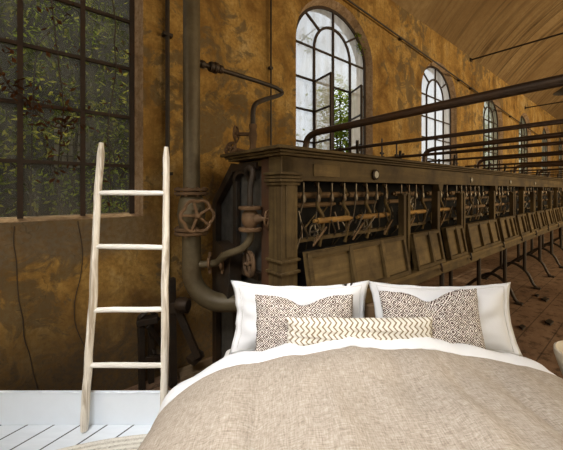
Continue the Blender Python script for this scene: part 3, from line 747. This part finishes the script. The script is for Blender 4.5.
# bars across the machine top
for p, z in ((1.96, .325), (2.58, .295), (3.75, .345), (4.9, .34), (5.6, .335), (6.6, .335), (7.6, .335), (8.6, .335), (9.6, .335), (10.8, .335)):
    mb = MB(); mb.tube([(p, 1.75, z), (p, -.35, z)], .0125, 8); ob = mb.build('cross_bar', M['bar'], mc)
    mb = MB(); mb.tube([(p, 1.62, .244), (p, 1.62, z + .02)], .013, 7); mb.build('support', M['iron'], ob)
    mb = MB(); mb.tube([(p + .05, 1.45, .244), (p + .01, 1.46, .29), (p - .02, 1.44, z + .05)], .012, 7)
    mb.tube([(p + .01, 1.46, .285), (p + .04, 1.44, z + .03)], .010, 7); mb.build('clamp', M['iron'], ob)
for p, z in ((1.66, .425), (3.57, .465), (5.3, .46), (7.2, .46), (9.2, .46)):
    path = smooth([(p, 1.71, .24), (p, 1.71, z - .11), (p, 1.695, z - .045), (p, 1.65, z - .012), (p, 1.58, z)], 5) + [Vector((p, 0.6, z + .012)), Vector((p, -.35, z + .02))]
    mb = MB(); mb.tube(path, .024, 12); mb.build('curved_pipe', M['bar'], mc)
for p in (3.0, 3.3, 4.3, 5.0, 6.2, 7.0, 8.0):
    mb = MB(); mb.tube([(p, 1.9, .24), (p, 1.9, .56)], .009, 6); mb.tube([(p - .03, 1.9, .4), (p + .03, 1.9, .4)], .012, 6); mb.build('top_stanchion', M['iron'], mc)

# ------------------------------------------------------------------ clutter at the pipe's foot
def floor_pt(u, v):
    y = F * (-FZ) / (v - 190); t = (u - 281.5) / F
    return y * (t * ST + CT), y * (ST - t * CT)
p_, l_ = floor_pt(146, 394)
ps = thing('pump_stand', 'dark cast iron stand with braces low behind the ladder', 'stand', (p_, l_, FZ))
def px(u, v, y):      # point seen at (u, v) at depth y, hall units
    t = (u - 281.5) / F
    return Vector((y * (t * ST + CT), y * (ST - t * CT), (190 - v) / F * y))
Y1 = 2.27
mb = MB(); mb.bar(px(141, 322, Y1), px(142, 392, Y1), .04, .04); mb.bar(px(151, 322, Y1 + .1), px(151, 388, Y1 + .1), .035, .04); mb.build('leg', M['iron'], ps, bev=.004)
mb = MB(); mb.bar(px(137, 322, Y1), px(158, 318, Y1 + .05), .09, .045); mb.tube([px(139, 318, Y1), px(150, 309, Y1 + .05), px(158, 320, Y1 + .1)], .02, 8); mb.build('head_block', M['iron'], ps, bev=.005)
mb = MB(); mb.bar(px(148, 326, Y1), px(166, 350, Y1 + .15), .03, .03); mb.bar(px(142, 360, Y1), px(166, 356, Y1 + .1), .03, .03); mb.bar(px(152, 350, Y1 + .1), px(170, 385, Y1), .025, .03); mb.build('brace', M['iron'], ps, bev=.003)
Y2 = 2.33
p_, l_ = floor_pt(173, 388)
pl = thing('drain_post', 'black iron post with joint box left of the big pipe bend', 'post', (p_, l_, FZ))
mb = MB(); mb.bar(px(171.5, 278, Y2 - .02), px(173, 388, Y2), .05, .05); mb.build('post', M['iron'], pl, bev=.005)
mb = MB(); mb.bar(px(169, 306, Y2), px(190, 306, Y2 + .02), .10, .08); mb.lathe([(.05, 0), (.055, .05), (.04, .09)], px(178, 304, Y2 - .04), (.5, -.8, 0), 12); mb.build('joint_box', M['iron'], pl, bev=.006)
mb = MB(); mb.bar(px(179, 312, Y2), px(198, 357, Y2 + .02), .045, .05); mb.bar(px(190, 362, Y2 + .02), px(201, 352, Y2 + .1), .08, .05); mb.build('brace', M['iron'], pl, bev=.004)
for lab, a, b, w in (('pale broken plank lying on the floor below the pipe bend', (186, 357), (236, 341), .11), ('short brown board on the hall floor by the black post', (178, 378), (214, 366), .13), ('weathered board on the floor nearest the bed corner', (176, 345), (206, 335), .12)):
    A, B = floor_pt(*a), floor_pt(*b)
    mb = MB(); mb.bar((A[0], A[1], FZ + .02), (B[0], B[1], FZ + .02), w, .035)
    tag(mb.build('plank', M['plank'], base=((A[0] + B[0]) / 2, (A[1] + B[1]) / 2, FZ), bev=.004), lab, 'plank')
A, B = floor_pt(182, 351), floor_pt(232, 346)
mb = MB(); mb.tube(smooth([(A[0], A[1], FZ + .05), ((A[0] * .6 + B[0] * .4), (A[1] * .6 + B[1] * .4) - .02, FZ + .06), (B[0], B[1], FZ + .05)]), .026, 8)
tag(mb.build('hose', M['rust'], base=(A[0], A[1], FZ)), 'brown hose lying across the planks beside the pillow', 'hose')
for i, (u, v, s, lab) in enumerate(((522, 328, .06, 'small dark wood scrap on the floor right of the pillows'), (545, 300, .09, 'dark splinter on the aisle floor near the right edge'), (549, 323, .08, 'flat dark scrap on the floor close above the cream pot'), (537, 296, .05, 'tiny chip of wood beside the trestle foot'))):
    A = floor_pt(u, v); mb = MB(); mb.prism([(-s, -.3 * s), (s * .6, -.4 * s), (s, .2 * s), (-.3 * s, .4 * s)], lambda x, y, t: (A[0] + x, A[1] + y, t), FZ, FZ + .02)
    tag(mb.build('wood_scrap', M['iron'], base=(A[0], A[1], FZ)), lab, 'scrap')

# ------------------------------------------------------------------ bedroom
def prof_z(dx):
    T = [(0, .757), (.4, .732), (.79, .655), (.95, .585), (1.10, .455), (1.17, .34), (1.22, .2), (1.25, .06)]
    dx = abs(dx)
    for (a, za), (b, zb) in zip(T, T[1:]):
        if dx <= b:
            t = (dx - a) / (b - a); i = T.index((a, za))
            m0 = (zb - T[i - 1][1]) / (b - T[i - 1][0]) if i else 0
            m1 = (T[i + 2][1] - za) / (T[i + 2][0] - a) if i + 2 < len(T) else (zb - za) / (b - a)
            h = b - a
            return (2 * t ** 3 - 3 * t * t + 1) * za + (t ** 3 - 2 * t * t + t) * h * m0 + (-2 * t ** 3 + 3 * t * t) * zb + (t ** 3 - t * t) * h * m1
    return T[-1][1]
XC = .52
# arc length table of the profile
arc_t = [0.0]; N_ = 260
for i in range(1, N_ + 1):
    d0, d1 = 1.25 * (i - 1) / N_, 1.25 * i / N_
    arc_t.append(arc_t[-1] + math.hypot(d1 - d0, prof_z(d1) - prof_z(d0)))
def at_arc(s):
    s = abs(s) * arc_t[-1]
    for i in range(1, N_ + 1):
        if arc_t[i] >= s - 1e-9:
            f = (s - arc_t[i - 1]) / max(1e-9, arc_t[i] - arc_t[i - 1]); return 1.25 * (i - 1 + f) / N_
    return 1.25
arc_dx = [at_arc(i / 200) for i in range(201)]
def dxs(s):
    f = abs(s) * 200; i = min(199, int(f)); d = arc_dx[i] + (arc_dx[i + 1] - arc_dx[i]) * (f - i)
    return math.copysign(d, s)
bed = thing('bed', 'wide upholstered double bed standing on the white plank floor', 'bed', (XC + .04, 1.0, 0), hall=False)
mb = MB(); mb.box(-.36, 1.48, .02, 2.05, .12, .32); mb.build('base', M['linen'], bed, hall=False, bev=.01)
mb = MB(); mb.box(-.37, 1.49, .01, 2.05, .32, .575); mb.build('mattress', M['mattress'], bed, hall=False, bev=.05)
mb = MB(); mb.box(-.24, 1.38, 2.055, 2.095, .02, .84); mb.build('headboard', M['headboard'], bed, hall=False, bev=.01)
for x in (-.28, 1.4):
    for y in (.1, 1.95):
        mb = MB(); mb.box(x - .035, x + .035, y - .035, y + .035, .0125, .12); mb.build('leg', M['headboard'], bed, hall=False, bev=.004)
def fold(x, y, s):
    q = mnoise.noise(Vector((x * 6.5, y * .9, 3.1))) * .040 + mnoise.noise(Vector((x * 3.2, y * 3.0, 8.7))) * .034 + mnoise.noise(Vector((x * 15, y * 4.0, 1.2))) * .014
    e = min(1, max(0, (abs(s) - .6) / .3))
    q += e * (.022 * mnoise.noise(Vector((x * 3, y * 6, 5.5))) + .012 * math.sin(y * 17 + 2 * mnoise.noise(Vector((x, y * 2, 0)))))
    return q
YR = 1.655
def duvet(u, w):
    s = 2 * u - 1; y = YR - (YR + .12) * w
    dx = dxs(s); z = prof_z(dx); x = XC + dx
    edge = 1 - math.exp(-((YR - y) / .05))
    z = z - (1 - edge) * .035
    q = fold(x, y, s) * (.25 + .75 * edge)
    t = min(1, abs(dx) / 1.25) ** 3
    x += math.copysign((q - .02) * t * .9, dx); z += q * (1 - .8 * t)
    if y < .15: z -= (.15 - y) * .9
    return (x, y, max(z, .04))
mb = MB(); mb.grid(duvet, 120, 110)
dv = tag(mb.build('duvet', M['linen'], base=(XC, .8, .6), hall=False, solid=.03), 'oatmeal linen duvet spread over the whole bed', 'duvet')
def sheet(u, w):
    s = (2 * u - 1) * .985; dx = dxs(s); x = XC + dx
    wav = .008 * mnoise.noise(Vector((x * 2.5, 1.0, 4.0)))
    y = 1.628 + wav * 1.5 + .145 * w
    q = fold(x, min(y, YR), s)
    t = min(1, abs(dx) / 1.25) ** 3
    lift = .012 + .022 * math.sin(math.pi * min(1, w * 1.02)) + .004 * mnoise.noise(Vector((x * 6, y * 20, 2)))
    if w > .8: lift -= (w - .8) * .30
    z = prof_z(dx) + q * (1 - .8 * t) + lift * (1 - .6 * t) ; x += math.copysign((q - .02) * t * .9 + lift * t * 1.0, dx)
    return (x, y, z)
mb = MB(); mb.grid(sheet, 120, 14)
tag(mb.build('top_sheet', M['cotton'], base=(XC, 1.75, .7), hall=False, solid=.012), 'white sheet folded back over the top edge of the duvet', 'sheet')

def pillow(name, label, cat, cx, cy, zb, w, h, T, lean, mat, pin=.12, chop=0, flange=0, yaw=0, roll=0, seed=0, group=None, piping=None):
    nu, nv = 44, 30; mb = MB()
    def surf(sgn):
        def fn(a, b):
            u, v = 2 * a - 1, 2 * b - 1
            x = w / 2 * u * (1 - pin * .55 * (1 - v * v)); z = h / 2 * v * (1 - pin * (1 - u * u))
            fu = min(1, abs(u) / (1 - flange)); fv = min(1, abs(v) / (1 - flange))
            th = T / 2 * (max(0, (1 - fu ** 3.2) * (1 - fv ** 3.2))) ** .62
            ed = max(abs(u), abs(v)); th += .005 * (1 - ed ** 8)
            z -= chop * math.exp(-(u / .30) ** 2) * max(0, v) ** 1.3
            th += .016 * mnoise.noise(Vector((u * 2.2 + seed, v * 2.2, sgn * 3 + seed))) * (1 - ed ** 4) * T / .14
            th *= 1 - .35 * (chop > 0) * math.exp(-(u / .16) ** 2) * max(0, v)
            wob = .006 * mnoise.noise(Vector((u * 4, v * 4, seed + 9)))
            return (x + wob, sgn * th + wob, z + h / 2 * (1 - 0) + wob)
        return fn
    mb.grid(surf(-1), nu, nv); n0 = len(mb.v)
    f2 = surf(1); mb.grid(lambda a, b: f2(1 - a, b), nu, nv)
    t = mb.build(name, mat, base=(0, 0, 0), hall=False)
    tag(t, label, cat, group)
    # weld the rim
    import bmesh
    bm = bmesh.new(); bm.from_mesh(t.data); bmesh.ops.remove_doubles(bm, verts=bm.verts, dist=.0008); bm.to_mesh(t.data); bm.free()
    t.data.polygons.foreach_set('use_smooth', [True] * len(t.data.polygons))
    t.location = (cx, cy, zb); t.rotation_euler = (-lean, roll, yaw)
    if piping:
        pm = MB(); f = surf(-1); k = (1 - flange) * .985; pts = []
        for i in range(24): pts.append((-k + 2 * k * i / 24, -k))
        for i in range(16): pts.append((k, -k + 2 * k * i / 16))
        for i in range(24): pts.append((k - 2 * k * i / 24, k))
        for i in range(16): pts.append((-k, k - 2 * k * i / 16))
        pm.tube([Vector(f((a + 1) / 2, (b + 1) / 2)) + Vector((0, -.001, 0)) for a, b in pts], .0022, 5, closed=True)
        po = pm.build('piping', piping, hall=False); po.parent = t; po.location = (0, 0, 0)
    return t
pillow('pillow', 'large white flanged pillow on the left, behind brown patterned cushion', 'pillow', .122, 1.93, .575, .905, .445, .17, .22, M['cotton'], pin=.17, flange=.085, seed=1, piping=M['cotton_seam'])
pillow('pillow', 'large white flanged pillow on the right, behind brown patterned cushion', 'pillow', 1.025, 1.925, .575, .925, .44, .17, .24, M['cotton'], pin=.15, flange=.085, seed=5, yaw=-.03, piping=M['cotton_seam'])
pillow('cushion', 'left brown and cream woven cushion with a dented top', 'cushion', .138, 1.80, .60, .60, .375, .13, .26, M['diamond'], pin=.08, chop=.05, seed=11)
pillow('cushion', 'right brown and cream woven cushion leaning on white pillow', 'cushion', .905, 1.80, .605, .60, .40, .13, .24, M['diamond'], pin=.08, chop=.055, seed=17, roll=-.03)
pillow('lumbar_cushion', 'long low cream cushion with tan zigzag weave in front', 'cushion', .440, 1.735, .722, .835, .160, .10, .12, M['zigzag'], pin=.05, seed=23)

# ladder
ld = thing('ladder', 'whitewashed driftwood ladder leaning at the white skirting', 'ladder', (-1.05, 2.05, 0), hall=False)
def pxr(u, v, y): return Vector(((u - 281.5) / F * y, y, H + (190 - v) / F * y))
def rail(us, r0, sd):
    n = 26; pts, rs = [], []
    for i in range(n + 1):
        t = i / n; y = 2.05 + .025 * t; z = .012 + 1.905 * t * us[2]
        uu = us[0] + (us[1] - us[0]) * t
        x = (uu - 281.5) / F * y + .010 * mnoise.noise(Vector((sd, t * 5, 0))) + .004 * mnoise.noise(Vector((sd, t * 14, 3)))
        pts.append(Vector((x, y, z))); rr = r0 * (1 - .18 * t) * (1 + .10 * mnoise.noise(Vector((sd + 4, t * 7, 1))))
        if i == 0: rr *= .8
        if i == n: rr *= .6
        rs.append(rr)
    mb = MB(); mb.tube(pts, rs, 14); mb.build('rail', M['drift'], ld, hall=False); return pts
pl_ = rail((85, 101.5, 1.0), .027, 1.3); pr_ = rail((164, 166.5, .985), .026, 7.7)
for v, dv_ in ((193, 0), (247, .6), (309.5, -.6), (364.5, 0)):
    z = H + (190 - v) / F * 2.065
    def on(P):
        for a, b in zip(P, P[1:]):
            if a.z <= z <= b.z: return a.lerp(b, (z - a.z) / (b.z - a.z))
    A, B = on(pl_), on(pr_); d = (B - A).normalized()
    mb = MB(); dz = Vector((0, 0, dv_ * .008))
    path = [A - d * .012 + dz, A.lerp(B, .3) + Vector((0, 0, .002)), A.lerp(B, .7), B + d * .012 - dz]
    mb.tube(path, [.016, .018, .018, .016], 12); mb.build('rung', M['rung'], ld, hall=False)

# rug
rg = MB(); cx_, cy_, rr_ = -.65, .01, 2.025
rg.lathe([(rr_, .001), (rr_ + .004, .006), (rr_ - .004, .012), (.02, .012)], (cx_, cy_, 0), n=160)
rg_o = tag(rg.build('rug', M['rug'], base=(cx_, cy_, 0), hall=False), 'round braided jute rug on the white floor beside bed', 'rug')
# cream pot at the right edge
pt = thing('stoneware_pot', 'cream tapered pot cut off by the right edge, beyond the duvet', 'pot', (1.93, 1.89, 0), hall=False)
mb = MB(); mb.lathe([(.09, 0), (.10, .02), (.115, .2), (.15, .38), (.19, .50), (.205, .555), (.205, .585), (.195, .59), (.185, .57), (.10, .3)], (1.93, 1.89, 0), n=40); mb.build('pot_body', M['cream'], pt, hall=False)

for o in list(C.objects):
    if '_b' in o: del o['_b']

# ------------------------------------------------------------------ light
def area(name, loc, target, sx, sy, power, col, spread=180):
    l = bpy.data.lights.new(name, 'AREA'); l.shape = 'RECTANGLE'; l.size = sx; l.size_y = sy; l.energy = power; l.color = col; l.spread = math.radians(spread)
    o = bpy.data.objects.new(name, l); C.objects.link(o); o.location = loc
    d = Vector(target) - Vector(loc); o.rotation_euler = d.to_track_quat('-Z', 'Y').to_euler(); return o
# added fill lamps at the unseen opposite wall to brighten the hall
for p, e in ((1.6, 120), (4.6, 230), (7.6, 300), (10.6, 400), (13.6, 460)):
    area('added_hall_fill', hall_world(p, LR + .05, .9), hall_world(p + .3, LW, .3), 1.9, 3.0, e, (1.0, .81, .52))
area('added_hall_fill', hall_world(P0 + .05, 1.0, .9), hall_world(1.2, 1.8, -.3), 1.9, 3.0, 75, (1.0, .90, .72), 120)  # added fill lamp for the machine end; the wall behind it is closed
# added overhead fill lamps for the bed and the ladder, no fixture
area('added_bedroom_fill', (-.55, .1, 3.6), (.3, 1.5, .35), 1.4, 1.0, 31, (1.0, .985, .97), 75)
area('added_bedroom_fill', (-1.1, -.2, 3.2), (-1.15, 1.95, .5), .9, .6, 8.5, (1.0, .99, .98), 70)

sun = bpy.data.lights.new('sun', 'SUN'); sun.energy = 3.0; sun.color = (1.0, .93, .72); sun.angle = math.radians(1.5)
so = bpy.data.objects.new('sun', sun); C.objects.link(so); so.location = hall_world(2, 6, 8)
sd = hall_world(0, -.25, -1) - hall_world(-.06, 0, 0); so.rotation_euler = sd.to_track_quat('-Z', 'Y').to_euler()
w = bpy.data.worlds.new('overcast'); bpy.context.scene.world = w; w.use_nodes = True
bg = w.node_tree.nodes['Background']; bg.inputs[0].default_value = (.90, .95, 1.0, 1); bg.inputs[1].default_value = 1.3

cam = bpy.data.cameras.new('camera'); cam.sensor_width = 36; cam.sensor_fit = 'HORIZONTAL'; cam.lens = F / 563 * 36
cam.shift_y = -35 / 563; cam.clip_start = .02
co = bpy.data.objects.new('camera', cam); C.objects.link(co); co.location = (0, 0, H); co.rotation_euler = (math.pi / 2, 0, 0)
sc = bpy.context.scene; sc.camera = co
vs = sc.view_settings; vs.view_transform = 'Standard'; vs.look = 'None'; vs.gamma = 1; vs.exposure = 0.0; vs.use_curve_mapping = False
sc.cycles.denoising_prefilter = 'NONE'; sc.cycles.max_bounces = 8; sc.cycles.transparent_max_bounces = 16
